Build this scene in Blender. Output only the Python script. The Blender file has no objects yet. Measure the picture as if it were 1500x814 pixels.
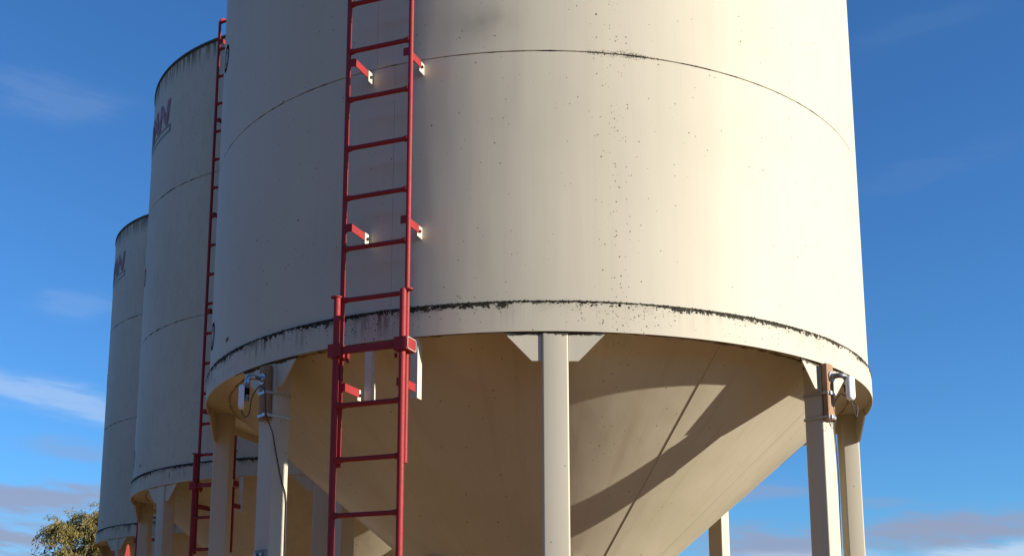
import bpy, bmesh, math, random
from mathutils import Vector, Matrix, noise as mnoise
rnd = random.Random(11)
R_ = math.radians
scene = bpy.context.scene
COL = scene.collection

# ------------------------------------------------------------------ camera
cd = bpy.data.cameras.new('camera')
cam = bpy.data.objects.new('camera', cd); COL.objects.link(cam)
cd.sensor_fit = 'HORIZONTAL'; cd.sensor_width = 36.0
cd.lens = 36.0 * 1701.98 / 1500.0
cd.shift_x = -29.65 / 1500.0
cd.shift_y = 254.04 / 1500.0
cd.clip_start = 0.1; cd.clip_end = 3000
yaw, pitch, roll = 0.005841, 0.184432, -0.004969
fw = Vector((-math.sin(yaw) * math.cos(pitch), math.cos(yaw) * math.cos(pitch), math.sin(pitch)))
rt = Vector((math.cos(yaw), math.sin(yaw), 0))
up = rt.cross(fw)
rt2 = rt * math.cos(roll) + up * math.sin(roll)
up2 = up * math.cos(roll) - rt * math.sin(roll)
M = Matrix((rt2, up2, -fw)).transposed().to_4x4()
M.translation = Vector((0, -8.69566, 1.6))
cam.matrix_world = M
scene.camera = cam

# ------------------------------------------------------------------ sun and sky
SUN_AZ, SUN_EL = 72.3, 16.4          # azimuth measured from -Y towards +X
sd = Vector((math.sin(R_(SUN_AZ)) * math.cos(R_(SUN_EL)), -math.cos(R_(SUN_AZ)) * math.cos(R_(SUN_EL)), math.sin(R_(SUN_EL))))
sl = bpy.data.lights.new('sun', 'SUN'); sl.energy = 4.35; sl.angle = R_(0.53); sl.color = (1.0, 0.92, 0.785)
so = bpy.data.objects.new('sun', sl); COL.objects.link(so)
so.rotation_euler = sd.to_track_quat('Z', 'Y').to_euler()
so.location = sd * 60

scene.view_settings.view_transform = 'Standard'
scene.view_settings.look = 'None'
scene.view_settings.gamma = 1.0
scene.view_settings.use_curve_mapping = False
scene.view_settings.exposure = 0.80
scene.cycles.max_bounces = 6; scene.cycles.diffuse_bounces = 3; scene.cycles.glossy_bounces = 3
scene.cycles.caustics_reflective = False

class NT:
    """small helper for node trees"""
    def __init__(s, tree): s.t = tree; tree.nodes.clear()
    def n(s, typ, **kw):
        nd = s.t.nodes.new(typ)
        for k, v in kw.items(): setattr(nd, k, v)
        return nd
    def put(s, sock, v):
        if isinstance(v, bpy.types.NodeSocket): s.t.links.new(v, sock)
        elif v is not None: sock.default_value = v
    def m(s, op, a, b=None, c=None, clamp=False):
        nd = s.n('ShaderNodeMath', operation=op, use_clamp=clamp)
        s.put(nd.inputs[0], a); s.put(nd.inputs[1], b)
        if c is not None: s.put(nd.inputs[2], c)
        return nd.outputs[0]
    def vm(s, op, a, b=None):
        nd = s.n('ShaderNodeVectorMath', operation=op)
        s.put(nd.inputs[0], a); s.put(nd.inputs[1], b)
        return nd.outputs[0]
    def step(s, v, lo, hi, a=0.0, b=1.0):
        nd = s.n('ShaderNodeMapRange', interpolation_type='SMOOTHSTEP')
        s.put(nd.inputs[0], v); s.put(nd.inputs[1], lo); s.put(nd.inputs[2], hi); s.put(nd.inputs[3], a); s.put(nd.inputs[4], b)
        return nd.outputs[0]
    def noise(s, vec, scale, detail=3.0, rough=0.55, w=None):
        nd = s.n('ShaderNodeTexNoise')
        if w is not None:
            nd.noise_dimensions = '4D'; nd.inputs['W'].default_value = w
        s.put(nd.inputs['Vector'], vec); nd.inputs['Scale'].default_value = scale
        nd.inputs['Detail'].default_value = detail; nd.inputs['Roughness'].default_value = rough
        return nd.outputs[0]
    def vor(s, vec, scale, rand=1.0):
        nd = s.n('ShaderNodeTexVoronoi'); s.put(nd.inputs['Vector'], vec)
        nd.inputs['Scale'].default_value = scale; nd.inputs['Randomness'].default_value = rand
        sep = s.n('ShaderNodeSeparateColor'); s.t.links.new(nd.outputs['Color'], sep.inputs[0])
        return nd.outputs['Distance'], sep.outputs[0], sep.outputs[1]
    def mix(s, f, a, b):
        nd = s.n('ShaderNodeMix', data_type='RGBA')
        s.put(nd.inputs[0], f); s.put(nd.inputs[6], a); s.put(nd.inputs[7], b)
        return nd.outputs[2]
    def xyz(s, vec):
        nd = s.n('ShaderNodeSeparateXYZ'); s.put(nd.inputs[0], vec); return nd.outputs
    def comb(s, x, y, z):
        nd = s.n('ShaderNodeCombineXYZ'); s.put(nd.inputs[0], x); s.put(nd.inputs[1], y); s.put(nd.inputs[2], z); return nd.outputs[0]

world = bpy.data.worlds.new('World'); scene.world = world; world.use_nodes = True
w = NT(world.node_tree)
sky = w.n('ShaderNodeTexSky', sky_type='NISHITA')
sky.sun_disc = False; sky.sun_elevation = R_(SUN_EL); sky.sun_rotation = R_(180 - SUN_AZ)
sky.altitude = 100; sky.air_density = 1.0; sky.dust_density = 0.1; sky.ozone_density = 3.0
SKYSTR = 0.086
SKYTINT = (0.42, 0.80, 1.18, 1)
tc = w.n('ShaderNodeTexCoord')
dirv = w.vm('NORMALIZE', tc.outputs['Generated'])
dx, dy, dz = w.xyz(dirv)
# clouds live in azimuth / elevation: thin streaks low in the sky all round, plus the larger ones one can point to
az_ = w.m('ARCTAN2', dx, dy)
el_ = w.m('ARCSINE', dz)
strv = w.comb(w.m('MULTIPLY', dx, 15.0), w.m('MULTIPLY', dy, 15.0), w.m('MULTIPLY', w.m('ADD', dz, w.m('MULTIPLY', dx, 0.10)), 120.0))
n_str = w.noise(strv, 1.0, 4.0, 0.62, w=2.2)
n_fine = w.noise(w.comb(w.m('MULTIPLY', dx, 60.0), w.m('MULTIPLY', dy, 60.0), w.m('MULTIPLY', w.m('ADD', dz, w.m('MULTIPLY', dx, 0.10)), 260.0)), 1.0, 4.0, 0.6, w=5.0)
n_soft = w.noise(w.comb(w.m('MULTIPLY', dx, 12.0), w.m('MULTIPLY', dy, 12.0), w.m('MULTIPLY', dz, 40.0)), 1.0, 3.0, 0.55, w=7.7)
CLOUDS = [  # azimuth, elevation, half width, half height, slope, kind, strength
    (-0.4152, 0.2154, 0.0625, 0.0092, -0.155, 'w', 0.38), (-0.4220, 0.4466, 0.0405, 0.0110, 0.065, 'w', 0.08),
    (-0.3945, 0.2906, 0.0238, 0.0070, 0.104, 'w', 0.10), (-0.4144, 0.1315, 0.0641, 0.0086, 0.047, 'g', 0.85),
    (-0.4321, 0.1001, 0.0373, 0.0117, 0.038, 'g', 0.9), (-0.3868, 0.1755, 0.0313, 0.0049, -0.045, 'g', 0.35),
    (0.1876, 0.1450, 0.0341, 0.0052, 0.015, 'g', 0.45), (0.2029, 0.1026, 0.0501, 0.0091, 0.021, 'g', 0.85),
    (0.3447, 0.1082, 0.0708, 0.0093, 0.015, 'g', 0.9), (0.3639, 0.0861, 0.0549, 0.0071, 0.044, 'w', 0.7),
    (0.2359, 0.0903, 0.0492, 0.0045, -0.029, 'w', 0.35), (0.2876, 0.1325, 0.0189, 0.0034, -0.046, 'g', 0.3),
    (0.3436, 0.3971, 0.0593, 0.0074, 0.140, 'w', 0.02), (0.3408, 0.5064, 0.0501, 0.0069, 0.094, 'w', 0.02)]
acc = {'w': None, 'g': None}
for ca, ce, cw, ch, cs, kd, st in CLOUDS:
    da = w.m('SUBTRACT', az_, ca)
    de = w.m('SUBTRACT', w.m('SUBTRACT', el_, ce), w.m('MULTIPLY', da, cs))
    de = w.m('ADD', de, w.m('MULTIPLY', w.m('SUBTRACT', n_soft, 0.5), ch * 3.5))
    q = w.m('ADD', w.m('POWER', w.m('DIVIDE', w.m('ABSOLUTE', da), cw * 1.15), 2.0), w.m('POWER', w.m('DIVIDE', w.m('ABSOLUTE', de), ch * 1.25), 2.0))
    e = w.m('MULTIPLY', w.m('EXPONENT', w.m('MULTIPLY', q, -0.7)), w.m('ADD', w.m('MULTIPLY', n_fine, 1.0), w.m('SUBTRACT', w.m('MULTIPLY', n_str, 2.6), 0.75)))
    e = w.m('MULTIPLY', w.step(e, 0.05, 0.95), st)
    acc[kd] = e if acc[kd] is None else w.m('MAXIMUM', acc[kd], e)
away = w.step(w.m('ABSOLUTE', az_), 0.50, 0.62)            # the thin streaks elsewhere round the sky
m_g = w.m('MAXIMUM', acc['g'], w.m('MULTIPLY', away, w.m('MULTIPLY', w.step(n_soft, 0.50, 0.72, 0.0, 0.8), w.step(el_, 0.10, 0.22, 1.0, 0.0))))
m_w = w.m('MAXIMUM', acc['w'], w.m('MULTIPLY', away, w.m('MULTIPLY', w.step(n_str, 0.58, 0.80, 0.0, 0.4), w.step(el_, 0.25, 0.6, 1.0, 0.2))))
tint = w.n('ShaderNodeMix', data_type='RGBA', blend_type='MULTIPLY'); tint.inputs[0].default_value = 1.0
w.put(tint.inputs[6], sky.outputs[0]); tint.inputs[7].default_value = SKYTINT
c1 = w.mix(m_g, tint.outputs[2], (2.1, 2.4, 3.4, 1))
c2 = w.mix(m_w, c1, (4.2, 4.9, 6.0, 1))
world.cycles.sampling_method = 'MANUAL'; world.cycles.sample_map_resolution = 512
bg = w.n('ShaderNodeBackground'); w.put(bg.inputs[0], c2); bg.inputs[1].default_value = SKYSTR
wo = w.n('ShaderNodeOutputWorld'); w.t.links.new(bg.outputs[0], wo.inputs[0])

# ------------------------------------------------------------------ measures (metres)
RAD = 2.438                 # wall radius
H = 1.5272                  # height of one wall course
ZS = 3.6247                 # bottom of wall, top of skirt
ZB = 3.4445                 # bottom of skirt
ZE = ZS + 3 * H             # eave
RSK = RAD + 0.018           # skirt radius
ZA, KC = 1.5554, 1.1796     # cone apex height, radius per metre of height
SILOS = [(0.0, 0.0), (-2.1856, 4.7559), (-4.3471, 9.4759)]
LEG0 = 2.2                  # azimuth of the first leg
LAD = -20.3                 # azimuth of the ladder

def rad(a): a = R_(a); return Vector((math.sin(a), -math.cos(a), 0))
def tan(a): a = R_(a); return Vector((math.cos(a), math.sin(a), 0))
ZV = Vector((0, 0, 1))

# ------------------------------------------------------------------ materials
def new_mat(name):
    m = bpy.data.materials.new(name); m.use_nodes = True
    t = NT(m.node_tree)
    b = t.n('ShaderNodeBsdfPrincipled'); o = t.n('ShaderNodeOutputMaterial')
    t.t.links.new(b.outputs[0], o.inputs[0])
    geo = t.n('ShaderNodeNewGeometry')
    return m, t, b, geo.outputs['Position']

DIRT = (0.020, 0.018, 0.010, 1)

def specks(t, P, scale, density, size):
    d, r, g = t.vor(P, scale)
    on = t.m('LESS_THAN', r, density)
    rad_ = t.m('MULTIPLY', t.m('ADD', t.m('MULTIPLY', g, 0.8), 0.2), size)
    return t.m('MULTIPLY', on, t.step(d, t.m('MULTIPLY', rad_, 0.6), rad_, 1.0, 0.0))

def paint(name, base, bands=True, rust=0.0, rough=0.56, speck=0.006, ripple=0.5, spec=0.28):
    m, t, b, P = new_mat(name)
    x, y, z = t.xyz(P)
    nlow = t.noise(P, 0.9, 3, 0.6)
    nmid = t.noise(P, 7.0, 2, 0.6)
    nfin = t.noise(P, 55.0, 3, 0.65)
    ngr = t.noise(P, 120.0, 2, 0.7)
    streakv = t.comb(t.m('MULTIPLY', x, 34.0), t.m('MULTIPLY', y, 34.0), t.m('MULTIPLY', z, 1.3))
    nst = t.noise(streakv, 1.0, 3, 0.6)
    # faint fading and grime over the whole coat
    col = t.mix(t.step(nlow, 0.35, 0.75, 0.0, 0.22), base, (base[0] * 0.72, base[1] * 0.72, base[2] * 0.70, 1))
    col = t.mix(t.step(nst, 0.45, 0.75, 0.0, 0.06), col, (0.30, 0.28, 0.22, 1))
    col = t.mix(t.step(nfin, 0.60, 0.85, 0.0, 0.10), col, (0.40, 0.37, 0.30, 1))
    rear = t.m('GREATER_THAN', y, 2.2)
    mil = t.m('MULTIPLY', rear, t.step(t.noise(t.vm('MULTIPLY', P, (11.0, 11.0, 6.0)), 1.0, 4, 0.75), 0.46, 0.66, 0.0, 0.13))
    col = t.mix(mil, col, (0.20, 0.20, 0.13, 1))
    if not bands:
        ang = t.m('ARCTAN2', x, t.m('MULTIPLY', y, -1.0))
        n_gen = t.noise(t.comb(t.m('MULTIPLY', ang, 26.0), t.m('MULTIPLY', z, 1.1), 0.0), 1.0, 4, 0.65)
        col = t.mix(t.step(n_gen, 0.48, 0.75, 0.0, 0.22), col, (0.34, 0.25, 0.13, 1))
        col = t.mix(t.step(nlow, 0.42, 0.62, 0.0, 0.35), col, (0.44, 0.40, 0.24, 1))
    else:
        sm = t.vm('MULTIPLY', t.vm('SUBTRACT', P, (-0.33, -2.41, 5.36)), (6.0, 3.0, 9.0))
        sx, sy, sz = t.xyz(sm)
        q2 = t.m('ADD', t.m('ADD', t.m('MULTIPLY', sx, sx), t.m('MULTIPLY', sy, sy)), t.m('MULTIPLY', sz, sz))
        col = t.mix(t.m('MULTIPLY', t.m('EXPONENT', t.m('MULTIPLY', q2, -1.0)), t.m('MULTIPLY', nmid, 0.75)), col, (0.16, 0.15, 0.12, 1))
    # lichen specks, more of them in one vertical track on the first silo
    gx = t.m('DIVIDE', t.m('SUBTRACT', x, 0.44), 0.085)
    track = t.m('EXPONENT', t.m('MULTIPLY', t.m('MULTIPLY', gx, gx), -1.0))
    track = t.m('MULTIPLY', track, t.m('LESS_THAN', y, -1.5))
    g2 = t.m('DIVIDE', t.m('SUBTRACT', x, 0.50), 0.20)
    track2 = t.m('MULTIPLY', t.m('EXPONENT', t.m('MULTIPLY', t.m('MULTIPLY', g2, g2), -1.0)), t.m('LESS_THAN', y, -1.5))
    dens = t.m('ADD', speck, t.m('MULTIPLY', track, 0.07))
    dens = t.m('ADD', dens, t.m('ADD', t.step(nlow, 0.5, 0.7, 0.0, speck * 1.5), t.m('MULTIPLY', rear, speck * 3.0)))
    g3 = t.m('DIVIDE', t.m('ADD', x, 0.98), 0.17)
    track3 = t.m('MULTIPLY', t.m('EXPONENT', t.m('MULTIPLY', t.m('MULTIPLY', g3, g3), -1.0)), t.m('LESS_THAN', y, -1.5))
    dens2 = t.m('MULTIPLY', dens, 0.9)
    if bands:
        below = t.m('SUBTRACT', ZS, z)                                     # metres below the ledge
        on_skirt = t.m('GREATER_THAN', below, -0.002)
        near = t.m('MULTIPLY', on_skirt, t.step(below, 0.03, 0.18, 1.0, 0.0))
        dens = t.m('ADD', dens, t.m('MULTIPLY', near, t.m('MULTIPLY', t.m('ADD', t.m('MULTIPLY', t.m('ADD', track2, track3), 1.0), 0.10), 0.75)))
    sp = t.m('MAXIMUM', specks(t, P, 34.0, dens, 0.27), specks(t, t.vm('ADD', P, (3.1, 1.7, 0.6)), 62.0, t.m('MULTIPLY', dens, 4.0), 0.36))
    sp = t.m('MAXIMUM', sp, specks(t, t.vm('ADD', P, (7.1, 2.7, 4.6)), 13.0, t.m('MULTIPLY', dens2, 0.35), 0.10))
    mask = t.m('MULTIPLY', sp, 0.85)
    if bands:
        # ragged moss stain under the ledge
        wdt = t.m('ADD', 0.007, t.m('MULTIPLY', t.m('MULTIPLY', t.m('MAXIMUM', t.m('SUBTRACT', t.noise(P, 30.0, 4, 0.75), 0.34), 0.0), t.step(t.noise(P, 3.4, 2), 0.36, 0.6, 0.22, 1.05)), 0.15))
        ledge = t.m('MULTIPLY', on_skirt, t.step(t.m('SUBTRACT', below, wdt), -0.005, 0.002, 1.0, 0.0))
        mask = t.m('MAXIMUM', mask, t.m('MULTIPLY', ledge, 0.96))
        # runs below the ledge
        run = t.m('MULTIPLY', t.step(nst, 0.44, 0.64), t.m('MULTIPLY', on_skirt, t.step(below, 0.0, 0.20, 1.0, 0.0)))
        run = t.m('MULTIPLY', run, t.step(t.noise(P, 2.6, 2, w=None), 0.44, 0.58))
        left = t.step(x, -0.45, -0.9, 0.22, 1.0)
        mask = t.m('MAXIMUM', mask, t.m('MULTIPLY', t.m('MULTIPLY', run, left), 0.80))
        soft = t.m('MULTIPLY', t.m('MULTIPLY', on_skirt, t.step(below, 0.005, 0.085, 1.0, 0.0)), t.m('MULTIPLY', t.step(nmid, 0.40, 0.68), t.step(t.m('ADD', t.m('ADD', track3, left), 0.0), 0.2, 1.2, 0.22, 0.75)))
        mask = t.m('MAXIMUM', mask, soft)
        # lower lip of the skirt and tops of the gussets
        lip = t.m('SUBTRACT', ZB, z)
        wl = t.m('MULTIPLY', t.m('MULTIPLY', t.noise(P, 34.0, 3, 0.7), t.step(nmid, 0.35, 0.55, 0.35, 1.0)), 0.040)
        lipm = t.m('MULTIPLY', t.m('MULTIPLY', t.m('GREATER_THAN', lip, -0.0015), t.m('LESS_THAN', y, -1.5)), t.step(t.m('SUBTRACT', lip, wl), -0.004, 0.002, 1.0, 0.0))
        mask = t.m('MAXIMUM', mask, t.m('MULTIPLY', lipm, 0.9))
        # wall seams
        for zz in (ZS + H, ZS + 2 * H):
            d = t.m('ABSOLUTE', t.m('SUBTRACT', z, zz))
            ws = t.m('ADD', t.m('MULTIPLY', t.m('MULTIPLY', nfin, t.step(nmid, 0.38, 0.66, 0.12, 1.0)), t.m('ADD', 0.0115, t.m('MULTIPLY', rear, 0.007))), t.m('MULTIPLY', t.m('MULTIPLY', t.m('MAXIMUM', t.m('SUBTRACT', ngr, 0.46), 0.0), track2), 0.15))
            mask = t.m('MAXIMUM', mask, t.m('MULTIPLY', t.step(t.m('SUBTRACT', d, ws), -0.003, 0.001, 1.0, 0.0), 0.85))
        # eave runs
        de = t.m('SUBTRACT', ZE, z)
        er = t.m('MULTIPLY', t.step(nst, 0.36, 0.60), t.step(de, 0.0, 0.30, 1.0, 0.0))
        eb = t.step(t.m('SUBTRACT', de, t.m('MULTIPLY', nfin, 0.06)), 0.0, 0.012, 1.0, 0.0)
        mask = t.m('MAXIMUM', mask, t.m('MULTIPLY', t.m('MAXIMUM', er, eb), 0.85))
    col = t.mix(mask, col, DIRT)
    if rust > 0:
        rs = t.m('MAXIMUM', specks(t, t.vm('ADD', P, (1.3, 9.1, 2.2)), 16.0, rust, 0.20), specks(t, t.vm('ADD', P, (5.3, 4.1, 8.2)), 34.0, t.m('MULTIPLY', rust, 1.3), 0.30))
        rn = t.step(t.noise(t.vm('MULTIPLY', P, (9.0, 9.0, 22.0)), 1.0, 4, 0.7), 0.73, 0.80, 0.0, 0.5)
        col = t.mix(t.m('MAXIMUM', t.m('MULTIPLY', rs, 0.7), rn), col, (0.11, 0.055, 0.022, 1))
    b.inputs['Specular IOR Level'].default_value = spec
    t.put(b.inputs['Base Color'], col)
    rgh = t.m('ADD', rough, t.m('MULTIPLY', nlow, 0.10))
    t.put(b.inputs['Roughness'], t.m('ADD', rgh, t.m('MULTIPLY', mask, 0.4), clamp=True))
    bp = t.n('ShaderNodeBump'); bp.inputs['Strength'].default_value = ripple; bp.inputs['Distance'].default_value = 0.009
    hgt = t.m('ADD', t.m('MULTIPLY', t.noise(t.vm('MULTIPLY', P, (2.6, 2.6, 0.5)), 1.0, 2), 1.2), t.m('MULTIPLY', nfin, 0.05))
    t.put(bp.inputs['Height'], hgt); t.t.links.new(bp.outputs[0], b.inputs['Normal'])
    return m

CREAM = (0.570, 0.518, 0.398, 1)
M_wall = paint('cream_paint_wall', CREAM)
M_cone = paint('cream_paint_hopper', CREAM, bands=False, rust=0.024, rough=0.30, speck=0.003, ripple=0.6, spec=0.4)
M_leg = paint('cream_paint_leg', CREAM, bands=True, rust=0.0, rough=0.5, speck=0.001, ripple=0.2)

def simple(name, col, rough=0.5, metal=0.0, var=0.15, scale=20.0, col2=None, bump=0.0):
    m, t, b, P = new_mat(name)
    nz = t.noise(P, scale, 4, 0.6)
    c2 = col2 or tuple(c * 0.55 for c in col[:3]) + (1,)
    t.put(b.inputs['Base Color'], t.mix(t.step(nz, 0.40, 0.75, 0.0, var), col, c2))
    t.put(b.inputs['Roughness'], t.m('ADD', rough, t.m('MULTIPLY', t.m('SUBTRACT', nz, 0.5), 0.2), clamp=True))
    b.inputs['Metallic'].default_value = metal
    if bump:
        bp = t.n('ShaderNodeBump'); bp.inputs['Strength'].default_value = 0.5; bp.inputs['Distance'].default_value = bump
        t.put(bp.inputs['Height'], nz); t.t.links.new(bp.outputs[0], b.inputs['Normal'])
    return m
def ladder_mat():
    m, t, b, P = new_mat('red_ladder_paint')
    a = t.noise(P, 9.0, 3, 0.6); f = t.noise(P, 70.0, 3, 0.7)
    c = t.mix(t.step(a, 0.35, 0.7, 0.0, 0.6), (0.320, 0.020, 0.022, 1), (0.225, 0.020, 0.020, 1))
    c = t.mix(t.step(f, 0.55, 0.70, 0.0, 0.55), c, (0.14, 0.032, 0.022, 1))
    c = t.mix(specks(t, P, 46.0, 0.05, 0.30), c, (0.10, 0.045, 0.025, 1))
    t.put(b.inputs['Base Color'], c); b.inputs['Specular IOR Level'].default_value = 0.35
    t.put(b.inputs['Roughness'], t.m('ADD', 0.46, t.m('MULTIPLY', f, 0.3)))
    bp = t.n('ShaderNodeBump'); bp.inputs['Strength'].default_value = 0.4; bp.inputs['Distance'].default_value = 0.001
    t.put(bp.inputs['Height'], f); t.t.links.new(bp.outputs[0], b.inputs['Normal'])
    return m
M_red = ladder_mat()
M_lug = simple('cream_lug_paint', (0.66, 0.60, 0.47, 1), 0.45, 0.0, 0.25, 40.0)
M_bolt = simple('dark_bolt_steel', (0.045, 0.040, 0.036, 1), 0.5, 0.6, 0.3, 90.0)
M_galv = simple('galvanised_steel', (0.46, 0.47, 0.48, 1), 0.36, 0.85, 0.5, 60.0, (0.20, 0.21, 0.22, 1))
M_galv_dark = simple('dull_grey_pipe', (0.20, 0.205, 0.21, 1), 0.45, 0.6, 0.5, 60.0, (0.07, 0.07, 0.075, 1))
M_plastic = simple('white_plastic', (0.80, 0.81, 0.82, 1), 0.32, 0.0, 0.08, 30.0)
M_cable = simple('black_cable_rubber', (0.016, 0.016, 0.017, 1), 0.45, 0.0, 0.2, 60.0)
M_black = simple('black_print', (0.012, 0.012, 0.014, 1), 0.9, 0.0, 0.3, 60.0)
M_black.node_tree.nodes['Principled BSDF'].inputs['Specular IOR Level'].default_value = 0.05
M_purple = simple('faded_purple_print', (0.25, 0.115, 0.17, 1), 0.8, 0.0, 0.9, 9.0, (0.42, 0.30, 0.29, 1))
M_teal = simple('dark_teal_print', (0.05, 0.085, 0.10, 1), 0.5, 0.0, 0.8, 14.0, (0.22, 0.22, 0.19, 1))
M_moss = simple('black_green_moss', (0.012, 0.010, 0.006, 1), 0.95, 0.0, 0.8, 160.0, (0.030, 0.025, 0.012, 1), 0.003)
M_stake = simple('orange_red_stake', (0.42, 0.050, 0.028, 1), 0.5, 0.0, 0.4, 25.0)
M_roof = simple('cream_roof_paint', (0.72, 0.66, 0.53, 1), 0.45, 0.0, 0.3, 4.0)

def wood_mat():
    m, t, b, P = new_mat('weathered_timber')
    v = t.vm('MULTIPLY', P, (60.0, 60.0, 3.5))
    g = t.noise(v, 1.0, 4, 0.6)
    k = t.noise(P, 22.0, 3)
    c = t.mix(t.step(g, 0.35, 0.7), (0.40, 0.235, 0.115, 1), (0.20, 0.095, 0.04, 1))
    c = t.mix(t.step(k, 0.62, 0.75, 0.0, 0.6), c, (0.10, 0.055, 0.03, 1))
    t.put(b.inputs['Base Color'], c); b.inputs['Roughness'].default_value = 0.75
    bp = t.n('ShaderNodeBump'); bp.inputs['Strength'].default_value = 0.5; bp.inputs['Distance'].default_value = 0.002
    t.put(bp.inputs['Height'], g); t.t.links.new(bp.outputs[0], b.inputs['Normal'])
    return m
M_wood = wood_mat()
M_weld = simple('rusty_weld', (0.34, 0.26, 0.16, 1), 0.7, 0.0, 1.0, 26.0, (0.10, 0.052, 0.022, 1), 0.002)

def ground_mat():
    m, t, b, P = new_mat('dry_gravel_yard')
    a = t.noise(P, 0.35, 5, 0.6); f = t.noise(P, 18.0, 5, 0.7)
    c = t.mix(t.step(a, 0.4, 0.65), (0.32, 0.178, 0.072, 1), (0.25, 0.140, 0.056, 1))
    c = t.mix(t.step(f, 0.4, 0.75, 0.0, 0.5), c, (0.15, 0.095, 0.045, 1))
    t.put(b.inputs['Base Color'], c); b.inputs['Roughness'].default_value = 0.95
    bp = t.n('ShaderNodeBump'); bp.inputs['Strength'].default_value = 0.6; bp.inputs['Distance'].default_value = 0.02
    t.put(bp.inputs['Height'], f); t.t.links.new(bp.outputs[0], b.inputs['Normal'])
    return m
M_ground = ground_mat()

def leaf_mat(name, c1, c2):
    m, t, b, P = new_mat(name)
    nz = t.noise(P, 2.2, 3); n2 = t.noise(P, 14.0, 2)
    f = t.m('ADD', t.m('MULTIPLY', t.step(nz, 0.35, 0.65), 0.6), t.m('MULTIPLY', t.step(n2, 0.35, 0.65), 0.4))
    c = t.mix(f, c1, c2)
    t.put(b.inputs['Base Color'], c); b.inputs['Roughness'].default_value = 0.6
    tr = t.n('ShaderNodeBsdfTranslucent'); t.put(tr.inputs[0], c)
    mx = t.n('ShaderNodeMixShader'); mx.inputs[0].default_value = 0.3
    o = [n for n in t.t.nodes if n.type == 'OUTPUT_MATERIAL'][0]
    t.t.links.new(b.outputs[0], mx.inputs[1]); t.t.links.new(tr.outputs[0], mx.inputs[2]); t.t.links.new(mx.outputs[0], o.inputs[0])
    return m
M_leaf = leaf_mat('willow_leaf', (0.20, 0.17, 0.045, 1), (0.37, 0.29, 0.085, 1))
M_bark = simple('willow_bark', (0.12, 0.09, 0.06, 1), 0.9, 0.0, 0.5, 12.0)

# ------------------------------------------------------------------ mesh helpers
class MB:
    def __init__(s): s.v = []; s.f = []
    def add(s, vs, fs):
        o = len(s.v); s.v += [tuple(v) for v in vs]; s.f += [tuple(i + o for i in f) for f in fs]; return s
    def prism(s, outline, o, ax, ay, az, z0, z1, cap=True):
        """extrude a 2D outline (in ax, ay) along az from z0 to z1"""
        n = len(outline)
        vs = [o + ax * p[0] + ay * p[1] + az * z0 for p in outline] + [o + ax * p[0] + ay * p[1] + az * z1 for p in outline]
        fs = [(i, (i + 1) % n, n + (i + 1) % n, n + i) for i in range(n)]
        if cap: fs += [tuple(range(n - 1, -1, -1)), tuple(range(n, 2 * n))]
        return s.add(vs, fs)
    def box(s, o, ax, ay, az, a, b, c, bev=0.0):
        """box spanning a=(lo,hi) along ax, b along ay, c along az; long edges bevelled"""
        return s.prism(rrect(a[0], a[1], b[0], b[1], bev), o, ax, ay, az, c[0], c[1])
    def tube(s, pts, r, n=12, cap=True):
        pts = [Vector(p) for p in pts]; rr = r if isinstance(r, (list, tuple)) else [r] * len(pts)
        ref = None; vs = []
        for i, p in enumerate(pts):
            d = (pts[min(i + 1, len(pts) - 1)] - pts[max(i - 1, 0)]).normalized()
            if ref is None:
                ref = d.orthogonal().normalized()
            u = (ref - d * ref.dot(d)).normalized(); ref = u; q = d.cross(u)
            for k in range(n):
                a = 2 * math.pi * k / n
                vs.append(p + (u * math.cos(a) + q * math.sin(a)) * rr[i])
        fs = []
        for i in range(len(pts) - 1):
            for k in range(n):
                fs.append((i * n + k, i * n + (k + 1) % n, (i + 1) * n + (k + 1) % n, (i + 1) * n + k))
        if cap: fs += [tuple(range(n - 1, -1, -1)), tuple(range((len(pts) - 1) * n, len(pts) * n))]
        return s.add(vs, fs)
    def lathe(s, prof, segs=256, a0=0.0, a1=360.0, closed_prof=True, off=None, ends=False):
        """revolve a profile [(r,z)..] between azimuths; closed ring if 360"""
        full = abs(a1 - a0 - 360) < 1e-6; n = len(prof); m = segs if full else segs + 1
        vs = []
        for i in range(m):
            u = i / segs; a = a0 + (a1 - a0) * u; d = rad(a)
            for (r, z) in prof:
                q = off(u, r, z) if off else 0.0
                vs.append(d * (r + q) + ZV * (z - q * 0.0))
        fs = []
        pn = n if closed_prof else n - 1
        for i in range(segs):
            j = (i + 1) % m
            for k in range(pn):
                l = (k + 1) % n
                fs.append((i * n + k, j * n + k, j * n + l, i * n + l))
        if not full and ends: fs += [tuple(range(n)), tuple(range((m - 1) * n + n - 1, (m - 1) * n - 1, -1))]
        return s.add(vs, fs)
    def mesh(s, name, mat, smooth=35.0):
        me = bpy.data.meshes.new(name); me.from_pydata(s.v, [], s.f); me.validate()
        bm = bmesh.new(); bm.from_mesh(me); bmesh.ops.recalc_face_normals(bm, faces=bm.faces); bm.to_mesh(me); bm.free()
        me.materials.append(mat)
        if smooth:
            me.polygons.foreach_set('use_smooth', [True] * len(me.polygons))
            me.set_sharp_from_angle(angle=R_(smooth))
        return me

def rrect(x0, x1, y0, y1, b=0.0, seg=3):
    if b <= 0: return [(x0, y0), (x1, y0), (x1, y1), (x0, y1)]
    out = []
    for cx, cy, a0 in ((x1 - b, y0 + b, -90), (x1 - b, y1 - b, 0), (x0 + b, y1 - b, 90), (x0 + b, y0 + b, 180)):
        for k in range(seg + 1):
            a = R_(a0 + 90 * k / seg); out.append((cx + b * math.cos(a), cy + b * math.sin(a)))
    return out

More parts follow.
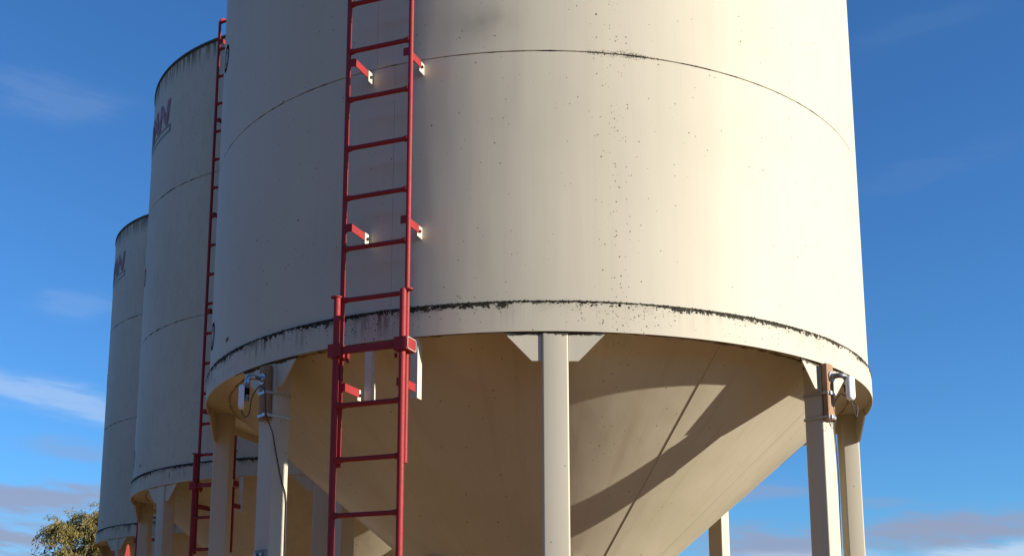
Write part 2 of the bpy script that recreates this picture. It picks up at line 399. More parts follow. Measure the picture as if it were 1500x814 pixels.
def link(name, me, parent=None, loc=None, rz=None):
    o = bpy.data.objects.new(name, me); COL.objects.link(o); o.parent = parent
    if loc is not None: o.location = loc
    if rz is not None: o.rotation_euler = (0, 0, R_(rz))
    return o
def tag(o, label=None, cat=None, group=None, kind=None):
    if label: o['label'] = label
    if cat: o['category'] = cat
    if group: o['group'] = group
    if kind: o['kind'] = kind
    return o
def kids(o): return [c for c in COL.objects if c.parent == o]
def copy_tree(o, parent=None):
    c = o.copy(); COL.objects.link(c); c.parent = parent
    for ch in kids(o): copy_tree(ch, c)
    return c
O = Vector((0, 0, 0))

# ------------------------------------------------------------------ ground
g = MB(); g.add([(-1500, -1500, 0), (1500, -1500, 0), (1500, 1500, 0), (-1500, 1500, 0)], [(0, 1, 2, 3)])
tag(link('ground', g.mesh('ground', M_ground, 0)), kind='structure')
# added unseen rise all round, blocks low sky light on cone and walls
hm = MB(); n = 360; vs = []
def sst(x, lo, hi):
    u = min(1, max(0, (x - lo) / (hi - lo))); return u * u * (3 - 2 * u)
for i in range(n):
    a = -180 + 360 * i / n; v = rad(a) * 3.0
    near = sst(a, -150, -120) * (1 - sst(a, 18, 40))          # added slope pulled close behind the camera and left to block more sky
    h = (13.0 + 3.0 * mnoise.noise(v * 0.8) + 2.0 * mnoise.noise(v * 4.0) + 1.0 * mnoise.noise(v * 14.0))
    k = 1.0 - 0.68 * near; ox = 0.0
    for r_, z_ in ((190, -0.5), (205, h * 0.55), (216, h * 0.95), (235, h * 1.05), (330, h * 0.9)):
        vs.append(rad(a) * (r_ * k + 4 * mnoise.noise(v * 2.0)) + ZV * (z_ * (1 + 0.1 * near)))
fs = [(i * 5 + k, ((i + 1) % n) * 5 + k, ((i + 1) % n) * 5 + k + 1, i * 5 + k + 1) for i in range(n) for k in range(4)]
hm.add(vs, fs)
tag(link('sky_blocker', hm.mesh('sky_blocker', simple('sky_blocker_slope', (0.060, 0.055, 0.022, 1), 0.95, 0.0, 0.8, 0.15, (0.035, 0.040, 0.016, 1), 0.5), 60)), kind='structure')

# ------------------------------------------------------------------ silo
def make_silo():
    root = bpy.data.objects.new('grain_silo', None); COL.objects.link(root)
    # wall courses: each a rolled sheet with one upright joint, edges chamfered so the joints read as grooves
    joint_az = (-20.3, -23.2, -19.0)
    for k in range(3):
        z0, z1 = ZS + k * H, ZS + (k + 1) * H
        e = 0.0022; gap = 0.0022
        b0 = 0.0 if k == 0 else gap
        b1 = 0.0 if k == 2 else gap
        ga = math.degrees(0.0007 / RAD)
        mb = MB(); mb.lathe([(RAD - 0.010, z0 + b0), (RAD - e, z0 + b0), (RAD, z0 + b0 + e), (RAD, z1 - b1 - e), (RAD - e, z1 - b1), (RAD - 0.010, z1 - b1)],
                            320, joint_az[k] + ga, joint_az[k] + 360 - ga, True, ends=True)
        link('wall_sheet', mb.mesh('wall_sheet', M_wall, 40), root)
    mb = MB(); mb.lathe([(RAD - 0.011, ZS), (RAD - 0.0075, ZS), (RAD - 0.0075, ZE), (RAD - 0.011, ZE)], 256)
    link('liner', mb.mesh('liner', M_wall), root)
    # skirt ring hanging below the wall
    mb = MB(); mb.lathe([(RSK - 0.008, ZB), (RSK - 0.002, ZB), (RSK, ZB + 0.002), (RSK, ZS - 0.002), (RSK - 0.002, ZS), (RAD - 0.012, ZS), (RAD - 0.012, ZS - 0.01), (RSK - 0.008, ZS - 0.01)], 320)
    sk = link('skirt', mb.mesh('skirt', M_wall, 40), root)
    # ring plate closing the skirt underneath
    mb = MB(); mb.lathe([(2.285, 3.498), (RSK - 0.0085, 3.498), (RSK - 0.0085, 3.508), (2.285, 3.508)], 256)
    link('ring_plate', mb.mesh('ring_plate', M_cone, 40), root)
    mb = MB()   # rough weld where the plate meets the hopper
    n = 420
    pts = []
    for i in range(n + 1):
        a = 360 * i / n
        pts.append(rad(a) * (2.291 + rnd.uniform(-0.003, 0.003)) + ZV * (3.496 + rnd.uniform(-0.004, 0.003)))
    mb.tube(pts, [0.007 + rnd.uniform(-0.002, 0.004) for _ in pts], 6, False)
    link('weld_bead', mb.mesh('weld_bead', M_weld), root)
    # moss growing on the ledge
    mb = MB()
    ico = [(0, 0, 1), (0.9, 0, 0.1), (0.2, 0.88, 0.05), (-0.75, 0.45, -0.1), (-0.7, -0.5, 0.08), (0.25, -0.85, -0.05), (0, 0, -1)]
    icf = [(0, 1, 2), (0, 2, 3), (0, 3, 4), (0, 4, 5), (0, 5, 1), (6, 2, 1), (6, 3, 2), (6, 4, 3), (6, 5, 4), (6, 1, 5)]
    for i in range(7000):
        a = rnd.uniform(-180, 180)
        dn = mnoise.noise(Vector((a * 0.11, 3.3, 0))) * 0.5 + 0.5 + 0.3 * mnoise.noise(Vector((a * 0.9, 8.3, 0)))
        if rnd.random() > 0.05 + 1.0 * dn: continue
        s_ = rnd.uniform(0.003, 0.0075)
        drop = abs(rnd.gauss(0, 0.007 + 0.010 * max(0, dn)))
        r_ = RSK + rnd.uniform(-0.004, 0.001) if drop > 0.003 else RSK - rnd.uniform(0, 0.014)
        c = rad(a) * r_ + ZV * (ZS + 0.001 - drop)
        ro = rnd.uniform(0, 6.28); ca, sa = math.cos(ro), math.sin(ro)
        tt, rr = tan(a), rad(a)
        mb.add([c + tt * ((v[0] * ca - v[1] * sa) * s_ * 1.4) + rr * (v[2] * s_ * 0.6) + ZV * ((v[0] * sa + v[1] * ca) * s_) for v in ico], icf)
    tag(link('moss', mb.mesh('moss', M_moss, 0), root), kind='stuff')
    # hopper cone: eleven lapped sheets on an inner cone
    zt = 3.56; zb = ZA + 0.26 / KC
    rc = lambda z: (z - ZA) * KC
    mb = MB(); mb.lathe([(rc(zt) - 0.014, zt), (rc(zb) - 0.014, zb)], 132, closed_prof=False)
    hop = link('hopper', mb.mesh('hopper', M_cone), root)
    step = 360 / 11
    mb = MB()
    nz_ = 6
    prof = [(rc(zt + (zb - zt) * i / nz_), zt + (zb - zt) * i / nz_) for i in range(nz_ + 1)]
    prof = prof + [(r - 0.013, z) for r, z in reversed(prof)]
    npf = len(prof)
    mb.lathe(prof, 20, 0.0, step + 0.35, True, off=lambda u, r, z: 0.0085 * (1 - u) ** 1.3, ends=True)
    pm = mb.mesh('hopper_sheet', M_cone, 30)
    mb = MB(); mb.lathe(prof, 20, 0.0, step + 0.35, True, off=lambda u, r, z: 0.0017 * (1 - u), ends=True)
    pm2 = mb.mesh('hopper_sheet', M_cone, 30)
    for k in range(11):
        link('hopper_sheet', pm2 if k in (1, 10, 9) else pm, hop, None, 28.4 + step * k)
    mb = MB(); mb.lathe([(0.30, 1.50), (0.30, zb + 0.03), (0.27, zb + 0.05), (0.27, 1.50)], 64)
    link('outlet_collar', mb.mesh('outlet_collar', M_leg, 40), hop)
    mb = MB(); mb.box(O, Vector((1, 0, 0)), Vector((0, 1, 0)), ZV, (-0.36, 0.36), (-0.36, 0.52), (1.44, 1.499), 0.02)
    link('slide_gate', mb.mesh('slide_gate', M_galv, 40), hop)
    # inspection hatch low on the hopper, and a short sight pipe
    def cone_frame(a, z):
        nrm = (rad(a) * 1.0 - ZV * KC).normalized()
        p = rad(a) * rc(z) + ZV * z
        tx = tan(a); ty = nrm.cross(tx)
        return p, nrm, tx, ty
    p, nn, tx, ty = cone_frame(-50.5, 2.285)
    mb = MB(); circ = [(0.15 * math.cos(R_(10 * k)), 0.15 * math.sin(R_(10 * k))) for k in range(36)]
    mb.prism(circ, p, tx, ty, nn, -0.03, 0.035)
    hat = link('inspection_hatch', mb.mesh('inspection_hatch', M_cone, 40), hop)
    mb = MB(); mb.tube([p + nn * 0.036 + (tx * math.cos(R_(15 * k)) + ty * math.sin(R_(15 * k))) * 0.142 for k in range(25)], 0.007, 8, False)
    link('hatch_seal', mb.mesh('hatch_seal', M_black), hat)
    mb = MB()
    q = p - tx * 0.10 + ty * 0.115
    mb.tube([q, q + nn * 0.075], 0.009, 8); mb.tube([q + nn * 0.062 - tx * 0.03, q + nn * 0.062 + tx * 0.03], 0.007, 8)
    link('wing_nut', mb.mesh('wing_nut', M_galv_dark), hat)
    p, nn, tx, ty = cone_frame(15.0, 2.325)
    mb = MB(); mb.tube([p - nn * 0.02, p + nn * 0.05], 0.02, 14); mb.tube([p + nn * 0.05, p + nn * 0.07], 0.026, 14)
    link('sight_pipe', mb.mesh('sight_pipe', M_leg, 40), hop)
    # legs with gussets
    mb = MB(); mb.prism(rrect(-0.0735, 0.0735, 2.318, 2.445, 0.011, 4), O, Vector((1, 0, 0)), Vector((0, -1, 0)), ZV, 0.015, 3.497)
    leg_me = mb.mesh('leg', M_leg, 30)
    gp = [(0.0762, ZB - 0.164), (0.130, ZB - 0.164), (0.284, ZB - 0.004), (0.284, ZB + 0.0), (0.26, 3.497), (0.0762, 3.497)]
    def gus(sg):
        m_ = MB(); m_.prism([(x * sg, z) for x, z in gp], O, Vector((1, 0, 0)), ZV, Vector((0, -1, 0)), 2.424, 2.434)
        return m_.mesh('gusset', M_leg, 30)
    gm = [gus(-1), gus(1)]
    mb = MB(); mb.box(O, Vector((1, 0, 0)), Vector((0, -1, 0)), ZV, (-0.14, 0.14), (2.24, 2.52), (0.001, 0.0148), 0.01)
    fm = mb.mesh('foot_plate', M_leg, 30)
    for k in range(8):
        lg = link('leg', leg_me, root, None, LEG0 + 45 * k)
        link('gusset', gm[0], lg); link('gusset', gm[1], lg); link('foot_plate', fm, lg)
    # roof
    mb = MB(); mb.lathe([(RAD + 0.009, ZE - 0.02), (RAD + 0.009, ZE + 0.004), (0.42, ZE + 0.80), (0.42, ZE + 0.78), (RAD + 0.002, ZE - 0.008), (RAD + 0.002, ZE - 0.02)], 256)
    rf = link('roof', mb.mesh('roof', M_wall, 30), root)
    mb = MB(); mb.lathe([(0.45, ZE + 0.74), (0.45, ZE + 0.90), (0.40, ZE + 0.93), (0.0, ZE + 1.0)], 64, closed_prof=False)
    link('lid', mb.mesh('lid', M_roof, 30), rf)
    # lugs and hangers that carry the ladder
    n_, t_ = rad(LAD), tan(LAD)
    for zl in (5.085, 4.065, 6.10, 7.12, 8.0):
        for sg in (-1, 1):
            mb = MB(); tl = (0.186 if sg > 0 else -0.152)
            mb.box(t_ * tl, n_, t_, ZV, (2.425, 2.492), (-0.003, 0.003), (zl - 0.034, zl + 0.034), 0.0)
            lg = link('ladder_lug', mb.mesh('ladder_lug', M_lug, 30), root)
            mb = MB(); mb.tube([t_ * (tl + 0.0) + n_ * 2.468 + ZV * zl, t_ * (tl + 0.014) + n_ * 2.468 + ZV * zl], 0.0095, 6)
            link('bolt', mb.mesh('bolt', M_bolt, 30), lg)
    for tl, tf in ((-0.118, -0.160), (0.176, 0.134)):
        mb = MB()
        mb.prism([(tf, 2.440), (tl, 2.440), (tl, 2.385), (tl - 0.005, 2.385), (tl - 0.005, 2.434), (tf, 2.434)], O, t_, n_, ZV, 3.095, 3.497)
        link('ladder_hanger', mb.mesh('ladder_hanger', M_lug, 30), root)
    mb = MB(); mb.box(t_ * -0.176, n_, t_, ZV, (2.425, 2.492), (-0.003, 0.003), (3.10, 3.165), 0.0); mb.box(O, t_, n_, ZV, (-0.176, -0.15), (2.424, 2.433), (3.10, 3.165))
    lg = link('ladder_lug', mb.mesh('ladder_lug', M_lug, 30), root)
    mb = MB(); mb.tube([t_ * -0.176 + n_ * 2.468 + ZV * 3.132, t_ * -0.160 + n_ * 2.468 + ZV * 3.132], 0.0095, 6)
    link('bolt', mb.mesh('bolt', M_bolt, 30), lg)
    # printed ring marks
    def wrap(a, z, dx_, dz_, r=RAD + 0.0035): return rad(a + math.degrees(dx_ / RAD)) * r + ZV * (z + dz_)
    for a, z in ((-67.0, 5.95), (-68.5, 3.885)):
        mb = MB(); n = 40
        for ri, ro, sx in ((0.074, 0.100, 1.0), (0.040, 0.055, 0.5)):
            vs = []; fs = []
            for i in range(n):
                q = 2 * math.pi * i / n
                vs += [wrap(a, z, math.cos(q) * ri * sx, math.sin(q) * ri), wrap(a, z, math.cos(q) * ro * sx, math.sin(q) * ro)]
            for i in range(n):
                j = (i + 1) % n; fs.append((2 * i, 2 * j, 2 * j + 1, 2 * i + 1))
            mb.add(vs, fs)
        link('ring_mark', mb.mesh('ring_mark', M_black, 0), root)
    for da in (0.0, 0.030):
        mb = MB(); mb.add([wrap(-57.6, 3.735, da + u, v) for u, v in ((0, -0.014), (0.013, -0.010), (0.016, 0.016), (0.004, 0.013))], [(0, 1, 2, 3)])
        link('tick_mark', mb.mesh('tick_mark', M_black, 0), root)
    # maker's lettering high on the wall
    fc = bpy.data.curves.new('lettering', 'FONT'); fc.body = 'MERIDIAN'; fc.size = 0.44; fc.shear = 0.18; fc.align_x = 'RIGHT'; fc.offset = 0.02
    fo = bpy.data.objects.new('lettering', fc); COL.objects.link(fo)
    dg = bpy.context.evaluated_depsgraph_get(); dg.update()
    me = bpy.data.meshes.new_from_object(fo.evaluated_get(dg)); bpy.data.objects.remove(fo)
    bm = bmesh.new(); bm.from_mesh(me)
    for v in bm.verts: v.co = wrap(-50.2, 7.53, v.co.x * 0.95, v.co.y * 0.86, RAD + 0.006)
    bm.to_mesh(me); bm.free(); me.materials.clear(); me.materials.append(M_purple)
    link('lettering', me, root)
    mb = MB()
    for x0, x1, z0, z1 in ((-1.75, 0.0, 7.478, 7.495), (-1.75, 0.0, 7.405, 7.422), (-0.03, 0.0, 7.422, 7.478), (-1.75, -1.72, 7.422, 7.478)):
        n = 40 if x1 - x0 > 1 else 1
        vs = []; fs = []
        for i in range(n + 1):
            xx = x0 + (x1 - x0) * i / n; vs += [wrap(-48.6, 0, xx, z0, RAD + 0.004), wrap(-48.6, 0, xx, z1, RAD + 0.004)]
        fs = [(2 * i, 2 * i + 2, 2 * i + 3, 2 * i + 1) for i in range(n)]
        mb.add(vs, fs)
    link('lettering_bar', mb.mesh('lettering_bar', M_teal, 0), root)
    return root

# ------------------------------------------------------------------ ladder
def make_ladder():
    root = bpy.data.objects.new('ladder', None); COL.objects.link(root)
    n_, t_ = rad(LAD), tan(LAD)
    NU, NL = 2.636, 2.688
    def at(t, n, z): return t_ * t + n_ * n + ZV * z
    DZ = 0.3048; Z0 = 5.1707
    for sg in (-1, 1):
        pts = [at(sg * 0.204, NU, 2.69), at(sg * 0.204, NU, 4.0), at(sg * 0.204, NU, 6.0), at(sg * 0.204, NU, 8.20)]
        for k in range(1, 7):
            a = R_(15 * k); pts.append(at(sg * 0.204, NU - 0.09 * (1 - math.cos(a)), 8.20 + 0.09 * math.sin(a)))
        pts += [at(sg * 0.204, NU - 0.5, 8.42), at(sg * 0.204, NU - 0.75, 8.40)]
        mb = MB(); mb.tube(pts, 0.0145, 14); link('upper_rail', mb.mesh('upper_rail', M_red, 40), root)
        mb = MB(); mb.tube([at(sg * 0.206, NL, 0.35), at(sg * 0.206, NL, 3.65)], 0.0190, 16)
        lr = link('lower_rail', mb.mesh('lower_rail', M_red, 40), root)
        mb = MB(); c = at(sg * 0.206 + (0.016 if sg > 0 else -0.006), NL - (0.018 if sg > 0 else 0.0), 3.651)
        mb.prism([(0.033 * math.cos(R_(15 * k)), 0.026 * math.sin(R_(15 * k))) for k in range(24)], c, t_, n_, ZV, -0.003, 0.004)
        link('rail_cap', mb.mesh('rail_cap', M_red, 40), lr)
        # sleeve clamping both rails
        mb = MB(); mb.box(at(sg * 0.210, 0, 0), t_, n_, ZV, (-0.045, 0.040) if sg > 0 else (-0.036, 0.048), (NU - 0.028, NL + 0.030), (3.302, 3.374), 0.008)
        sv = link('sleeve', mb.mesh('sleeve', M_red, 30), root)
        mb = MB(); mb.tube([at(sg * 0.150, NU + 0.02, 3.275), at(sg * 0.150, NU + 0.02, 3.300)], 0.008, 8)
        link('bolt', mb.mesh('bolt', M_red, 30), sv)
        if sg > 0:
            lp = rrect(NU - 0.024, NL + 0.026, 3.306, 3.370, 0.012, 3); lp.append(lp[0])  # pale loop imitates sunlight on the rim of the sleeve's side face
            mb = MB(); mb.tube([at(0.2505, p[0], p[1]) for p in lp], 0.0026, 6, False)
            link('sleeve_sunlit_rim', mb.mesh('sleeve_sunlit_rim', M_lug, 60), sv)
    mb = MB(); mb.box(O, t_, n_, ZV, (-0.166, 0.170), (NL - 0.004, NL + 0.016), (3.318, 3.358), 0.004)
    link('sleeve_bar', mb.mesh('sleeve_bar', M_red, 30), root)
    # rungs, flared at the welds
    def rung(half, n, z, name):
        mb = MB(); mb.tube([at(-half, n, z), at(-half + 0.012, n, z), at(-half + 0.035, n, z), at(half - 0.035, n, z), at(half - 0.012, n, z), at(half, n, z)],
                           [0.019, 0.0175, 0.0135, 0.0135, 0.0175, 0.019], 12)
        return mb.mesh(name, M_red, 40)
    ru = rung(0.194, NU, 0.0, 'rung'); rl = rung(0.192, NL, 0.0, 'rung')
    k = 0; zz = Z0 + 10 * DZ
    while zz > 2.65:
        if abs(zz - (Z0 - 6 * DZ)) > 0.02: link('rung', ru, root, (0, 0, zz))
        zz -= DZ
    zz = Z0 - 7 * DZ
    while zz > 0.4:
        link('rung', rl, root, (0, 0, zz - 0.01)); zz -= DZ
    # brackets back to the lugs
    for zl in (8.0, 7.12, 6.10, 5.095, 4.075, 3.142):
        for sg in (-1, 1):
            mb = MB(); tb = (0.190 if sg > 0 else -0.156) if zl > 3.5 else (0.1815 if sg > 0 else -0.174)
            mb.box(O, n_, t_, ZV, (2.478, NU + 0.010), (tb - 0.003, tb + 0.003), (zl - 0.023, zl + 0.023), 0.0)
            lo, hi = (-0.192, tb - 0.0031) if sg < 0 else (tb - 0.030, tb - 0.0031)
            mb.box(O, t_, n_, ZV, (lo, hi) , (NU + 0.003, NU + 0.0095), (zl - 0.023, zl + 0.023), 0.0)
            link('bracket', mb.mesh('bracket', M_red, 30), root)
    return root

silo = make_silo()
lad = make_ladder()
S = [silo, copy_tree(silo), copy_tree(silo)]
L = [lad, copy_tree(lad), copy_tree(lad)]
sl_labels = ['large cream steel grain silo in front with hopper cone on legs',
             'middle grain silo of the row, partly hidden behind the large front one',
             'farthest and smallest-looking grain silo, at the left end of the row']
la_labels = ['bright red two-part ladder on the front of the nearest silo',
             'dark red ladder on the middle silo, curving over its eave',
             'dark red ladder on the farthest silo, mostly hidden']
for i, (sx, sy) in enumerate(SILOS):
    S[i].location = (sx, sy, 0); L[i].location = (sx, sy, 0)
    tag(S[i], sl_labels[i], 'silo', 'row of cream grain silos')
    tag(L[i], la_labels[i], 'ladder', 'red silo ladders')

# ------------------------------------------------------------------ antennas on timber blocks
def mount(side):
    a = 47.2 if side > 0 else -42.8
    n_, t_ = rad(a), tan(a)
    def at(t, n, z): return t_ * t + n_ * n + ZV * z
    t0, t1 = (-0.082, 0.002) if side > 0 else (-0.016, 0.070)
    tm = (t0 + t1) / 2
    FA = 2.446; FB = 2.490
    zb, zt = (3.093, 3.440) if side > 0 else (3.085, 3.420)
    lab = 'right' if side > 0 else 'left'
    mb = MB(); mb.prism(rrect(t0, t1, FA + 0.011, FB, 0.004, 2), O, t_, n_, ZV, zb, zt)
    bl = tag(link('timber_block', mb.mesh('timber_block', M_wood, 30)),
             'sunlit tan timber block strapped to the right silo leg' if side > 0 else 'shaded brown timber block strapped to the left silo leg', 'timber block', 'timber mounting blocks')
    # steel strap clamps round block and leg
    for zc in ((3.255, 3.105) if side > 0 else (3.250, 3.110)):
        mb = MB()
        lo, hi = min(t0, -0.0745) - 0.003, max(t1, 0.0745) + 0.003
        ring = [(t0 - 0.003, FB + 0.003), (t1 + 0.003, FB + 0.003), (hi, 2.44), (0.0775, 2.314), (-0.0775, 2.314), (lo, 2.44)]
        ins = [(t0, FB), (t1, FB), (hi - 0.003, 2.44), (0.0745, 2.317), (-0.0745, 2.317), (lo + 0.003, 2.44)]
        n = 6; vs = []
        for z_ in (zc - 0.008, zc + 0.008):
            vs += [at(p[0], p[1], z_) for p in ring] + [at(p[0], p[1], z_) for p in ins]
        fs = []
        for i in range(n):
            j = (i + 1) % n
            fs += [(i, j, 12 + j, 12 + i), (6 + i, 18 + i, 18 + j, 6 + j), (12 + i, 12 + j, 18 + j, 18 + i), (i, 6 + i, 6 + j, j)]
        mb.add(vs, fs)
        st = link('strap', mb.mesh('strap', M_galv, 30), bl)
        mb = MB(); xs = t1 - 0.012 if side < 0 else t0 + 0.03
        mb.box(O, t_, n_, ZV, (xs - 0.014, xs + 0.014), (FB + 0.003, FB + 0.014), (zc - 0.010, zc + 0.010), 0.003)
        link('strap_screw', mb.mesh('strap_screw', M_galv, 30), st)
    # antenna on elbowed pipe
    root = bpy.data.objects.new('antenna', None); COL.objects.link(root)
    zc = 3.336 if side < 0 else 3.362
    tf = tm - 0.005 if side < 0 else tm + 0.012
    root.location = at(tf, FB, zc)
    rl = root.location.copy()
    def loc(t, n, z): return t_ * t + n_ * n + ZV * z
    mb = MB(); mb.prism([(0.034 * math.cos(R_(12 * k)), 0.034 * math.sin(R_(12 * k))) for k in range(30)], O, t_, ZV, n_, 0.0005, 0.008)
    mb.tube([loc(0, 0.008, 0), loc(0, 0.022, 0)], [0.021, 0.017], 16)
    link('flange', mb.mesh('flange', M_galv, 40), root)
    out = 0.090 if side < 0 else 0.046
    mb = MB(); mb.tube([loc(0, 0.015, 0), loc(0, out, 0)], 0.0125, 14)
    link('pipe', mb.mesh('pipe', M_galv_dark, 40), root)
    M_elb = M_galv if side < 0 else M_galv_dark
    if side < 0:
        corner = loc(0, out + 0.014, 0); dn = -ZV; side_d = n_
    else:
        corner = loc(0, out + 0.014, 0)
    # elbow
    mb = MB(); arc = []
    if side < 0:
        d2 = -ZV
    else:
        d2 = t_
    e0 = loc(0, out - 0.012, 0)
    for k in range(7):
        q = R_(15 * k); arc.append(e0 + n_ * (0.030 * math.sin(q)) + d2 * (0.030 * (1 - math.cos(q))))
    mb.tube([e0 - n_ * 0.014] + arc + [arc[-1] + d2 * 0.016], [0.0185, 0.0175] + [0.0165] * 5 + [0.0175, 0.0185], 14)
    link('elbow', mb.mesh('elbow', M_elb, 40), root)
    e1 = arc[-1] + d2 * 0.012
    if side < 0:
        mb = MB(); mb.tube([e1, e1 - ZV * 0.105], 0.0125, 14); link('drop_pipe', mb.mesh('drop_pipe', M_galv_dark, 40), root)
        mb = MB(); mb.tube([e1 - ZV * 0.088, e1 - ZV * 0.112], 0.0165, 8); link('pipe_cap', mb.mesh('pipe_cap', M_galv_dark, 30), root)
        base_c = e1 - ZV * 0.052; face_az = -82.0; cen = base_c + rad(face_az) * 0.028 - ZV * 0.036
    else:
        e2 = e1 + t_ * 0.004
        mb = MB(); mb.tube([e1 - t_ * 0.004, e2], 0.0125, 14)
        a2 = [e2]
        for k in range(1, 7):
            q = R_(15 * k); a2.append(e2 + t_ * (0.024 * math.sin(q)) - ZV * (0.024 * (1 - math.cos(q))))
        mb.tube(a2, 0.0165, 14); mb.tube([a2[-1], a2[-1] - ZV * 0.10], 0.0125, 14)
        link('drop_pipe', mb.mesh('drop_pipe', M_galv_dark, 40), root)
        base_c = a2[-1] - ZV * 0.05; face_az = 22.0; cen = base_c + rad(face_az) * 0.036 - ZV * 0.006
    fn, ft = rad(face_az), tan(face_az)
    # stadium shaped housing with a rounded front
    def stad(w_, h_, k=10):
        o = []
        for i in range(k + 1): q = R_(180 * i / k); o.append((w_ * math.cos(q), h_ + w_ * math.sin(q)))
        for i in range(k + 1): q = R_(180 + 180 * i / k); o.append((w_ * math.cos(q), -h_ + w_ * math.sin(q)))
        return o
    mb = MB(); lay = [(0.022, -0.015), (0.0265, -0.011), (0.028, 0.0), (0.027, 0.010), (0.0225, 0.0165), (0.012, 0.019)]
    rings = []
    vs = []
    for w_, dpt in lay:
        vs += [cen + ft * p[0] + ZV * p[1] + fn * dpt for p in stad(w_, 0.050)]
    n = len(stad(1, 1)); fs = []
    for i in range(len(lay) - 1):
        for k in range(n):
            fs.append((i * n + k, i * n + (k + 1) % n, (i + 1) * n + (k + 1) % n, (i + 1) * n + k))
    fs += [tuple(range(n - 1, -1, -1)), tuple(range((len(lay) - 1) * n, len(lay) * n))]
    mb.add(vs, fs); link('housing', mb.mesh('housing', M_plastic, 50), root)
    mb = MB(); mb.tube([base_c, cen - fn * 0.012], 0.009, 10)
    mb.tube([base_c + ZV * 0.02, base_c - ZV * 0.02], 0.0155, 14)
    link('pipe_clip', mb.mesh('pipe_clip', M_black, 40), root)
    tag(root, 'white oval antenna in sunlight, on grey elbow pipe at the right leg' if side > 0 else
        'white oval antenna seen edge-on in shade, on galvanised pipe at the left leg', 'antenna', 'white oval antennas on the silo legs')
    # cable: loop below the housing, then down the leg
    bot = rl + cen - ZV * 0.078
    def smooth(pts, n=10):
        pts = [Vector(p) for p in pts]; out = []
        for i in range(len(pts) - 1):
            p0 = pts[max(i - 1, 0)]; p1 = pts[i]; p2 = pts[i + 1]; p3 = pts[min(i + 2, len(pts) - 1)]
            for k in range(n):
                u = k / n
                out.append(0.5 * ((2 * p1) + (p2 - p0) * u + (2 * p0 - 5 * p1 + 4 * p2 - p3) * u * u + (3 * p1 - p0 - 3 * p2 + p3) * u ** 3))
        return out + [pts[-1]]
    if side < 0:
        pts = [bot + ZV * 0.01, bot - ZV * 0.016 + t_ * 0.006, bot - ZV * 0.052 + t_ * 0.040, bot - ZV * 0.03 + t_ * 0.085, bot + ZV * 0.06 + t_ * 0.108,
               at(tm - 0.01, FB + 0.020, 3.288), at(t1 - 0.004, FB + 0.018, 3.262), at(t1 + 0.004, FB + 0.012, 3.20), at(t1 + 0.008, FB + 0.002, 3.10), at(0.085, 2.449, 3.00),
               at(0.0805, 2.42, 2.90), at(0.080, 2.37, 2.72), at(0.080, 2.335, 2.62), at(0.080, 2.33, 2.4), at(0.080, 2.33, 1.5), at(0.085, 2.34, 0.5), at(0.10, 2.36, 0.02)]
    else:
        pts = [bot + ZV * 0.01, bot - ZV * 0.03 + t_ * 0.012, bot - ZV * 0.085 + t_ * 0.045, bot - ZV * 0.088 + t_ * 0.062, bot - ZV * 0.02 + t_ * 0.070, bot + ZV * 0.04 + t_ * 0.02 - n_ * 0.05,
               at(0.04, FB + 0.02, 3.26), at(0.03, 2.47, 3.20), at(0.045, 2.452, 3.10), at(0.066, 2.451, 2.9), at(0.072, 2.4505, 2.72), at(0.0775, 2.445, 2.62), at(0.080, 2.44, 2.4), at(0.080, 2.43, 1.4), at(0.082, 2.43, 0.02)]
    mb = MB(); mb.tube(smooth(pts), 0.0034, 8)
    tag(link('cable', mb.mesh('cable', M_cable, 60)), 'black cable looping under the right antenna and down the sunlit leg' if side > 0 else
        'black cable looping under the left antenna and running down the shaded leg', 'cable', 'antenna cables')
    if side > 0:
        pts = [at(t0 + 0.006, FB + 0.002, 3.098), at(t0 + 0.016, FB - 0.002, 3.055), at(t0 + 0.045, FB - 0.006, 3.035), at(t1 - 0.015, FB - 0.002, 3.065), at(t1 - 0.008, FB + 0.002, 3.10)]
        mb = MB(); mb.tube(smooth(pts), 0.0018, 6)
        tag(link('tie_wire', mb.mesh('tie_wire', M_galv_dark, 60)), 'thin wire loop hanging under the sunlit timber block', 'wire')
    return root
mount(-1); mount(1)

# small metal clamp low on the left leg
n_, t_ = rad(-42.8), tan(-42.8)
mb = MB(); mb.box(O, t_, n_, ZV, (-0.034, 0.066), (2.4455, 2.464), (2.205, 2.300), 0.004)
cl = tag(link('pipe_clamp', mb.mesh('pipe_clamp', M_galv_dark, 30)), 'small dull metal clamp low on the shaded left leg', 'clamp')
for tt in (-0.012, 0.040):
    mb = MB(); mb.tube([t_ * tt + n_ * 2.464 + ZV * 2.272, t_ * tt + n_ * 2.476 + ZV * 2.272], 0.011, 6)
    link('bolt', mb.mesh('bolt', M_galv, 30), cl)
mb = MB(); mb.box(O, t_, n_, ZV, (-0.060, -0.0355), (2.4455, 2.455), (2.20, 2.296), 0.002); link('clamp_ear', mb.mesh('clamp_ear', M_galv, 30), cl)

# ------------------------------------------------------------------ two pointed red stakes at the lower left
def stake(x, y, ztip, label):
    mb = MB(); w0 = 0.034; zs = ztip - 0.16
    prof = [(0.0, 1)]
    vs = []
    lv = [(0.0, w0), (zs, w0), (ztip - 0.012, 0.008), (ztip, 0.002)]
    rot = R_(20)
    for z_, w_ in lv:
        for k in range(4):
            q = rot + R_(45 + 90 * k); vs.append((w_ * 1.2 * math.cos(q), w_ * 1.2 * math.sin(q), z_))
    fs = [(i * 4 + k, i * 4 + (k + 1) % 4, i * 4 + 4 + (k + 1) % 4, i * 4 + 4 + k) for i in range(3) for k in range(4)] + [(12, 13, 14, 15), (3, 2, 1, 0)]
    mb.add(vs, fs)
    o = link('stake', mb.mesh('stake', M_stake, 20), None, (x, y, 0)); tag(o, label, 'stake', 'pointed red stakes'); return o
stake(-2.268, -2.318, 2.285, 'sunlit orange-red pointed stake tip at the lower left')
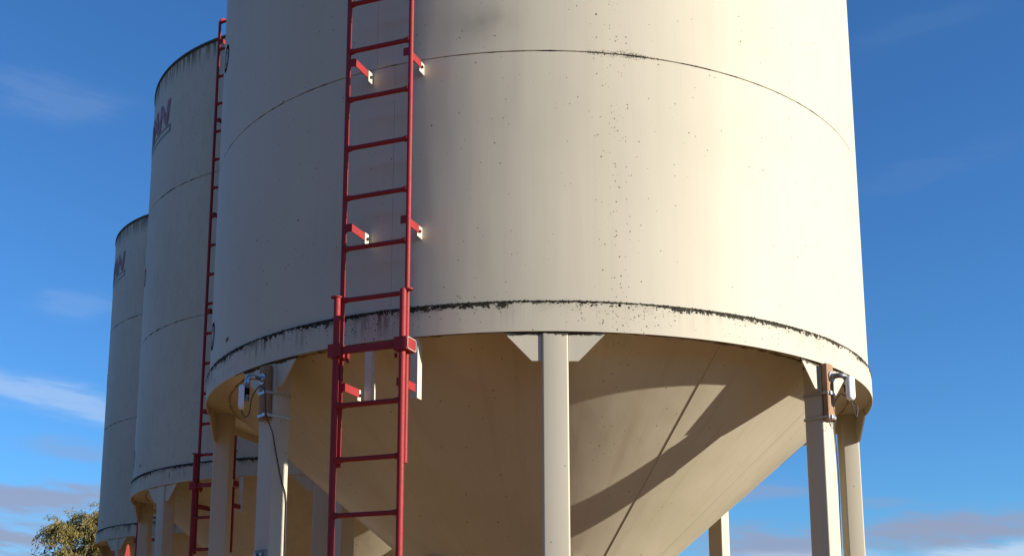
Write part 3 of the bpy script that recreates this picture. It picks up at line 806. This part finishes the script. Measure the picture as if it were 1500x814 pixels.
stake(-2.358, -2.286, 2.256, 'shaded dark red pointed stake tip, left of the sunlit one')

# ------------------------------------------------------------------ tree
def make_tree(base, height, label):
    r = random.Random(5)
    root = bpy.data.objects.new('willow_tree', None); COL.objects.link(root); root.location = base
    tag(root, label, 'tree')
    wood = MB(); leaves = MB()
    def leafy(p, d, n, ln):
        for i in range(n):
            q = p + Vector((r.gauss(0, .05), r.gauss(0, .05), r.gauss(0, .05)))
            ax = (d * 0.6 + Vector((r.gauss(0, .5), r.gauss(0, .5), r.gauss(-0.45, .4)))).normalized()
            sd_ = ax.cross(Vector((r.gauss(0, 1), r.gauss(0, 1), r.gauss(0, 1)))).normalized()
            l_ = ln * r.uniform(.6, 1.3); w_ = l_ * 0.13
            leaves.add([q, q + ax * l_ * .5 + sd_ * w_, q + ax * l_, q + ax * l_ * .5 - sd_ * w_], [(0, 1, 2, 3)])
    wood.tube([(0, 0, 0), (0.05, 0.02, 1.0), (-0.02, 0.05, 2.1)], [0.24, 0.19, 0.15], 10)
    for b in range(13):
        az_ = b * 2.399 + r.uniform(-.3, .3); lean = r.uniform(.15, .62) if b > 2 else r.uniform(0, .15)
        top = height * (1.0 - 0.42 * lean) * r.uniform(.80, 0.99); reach = 2.6 * lean + 0.2
        pts = []; n = 9
        for i in range(n + 1):
            u = i / n; rr = reach * u ** 0.8
            pts.append(Vector((math.cos(az_) * rr + r.gauss(0, .05), math.sin(az_) * rr + r.gauss(0, .05), 1.8 + (top - 1.8) * (1 - (1 - u) ** 1.5))))
        wood.tube(pts, [0.085 * (1 - i / n) + 0.010 for i in range(n + 1)], 7)
        for i in range(3, n + 1):
            for j in range(11 if i < n else 14):
                d = Vector((r.gauss(0, 1), r.gauss(0, 1), r.uniform(-.1, 1.0))).normalized()
                p = pts[i].copy(); seg = [p.copy()]; ln = r.uniform(.45, 1.05)
                for k in range(7):
                    p = p + d * (ln / 7); d = (d + Vector((0, 0, -0.22))).normalized(); seg.append(p.copy())
                wood.tube(seg, [0.010 - 0.001 * k for k in range(8)], 4, False)
                for k in range(1, 8): leafy(seg[k], d, 9, 0.115)
    link('trunk', wood.mesh('trunk', M_bark), root)
    link('crown', leaves.mesh('crown', M_leaf, 0), root)
    return root
D = 42.0
make_tree((-0.3665 * D + 0.35, -8.7 + 0.9227 * D, 0), 7.45, 'golden green willow tree top at the lower left corner')
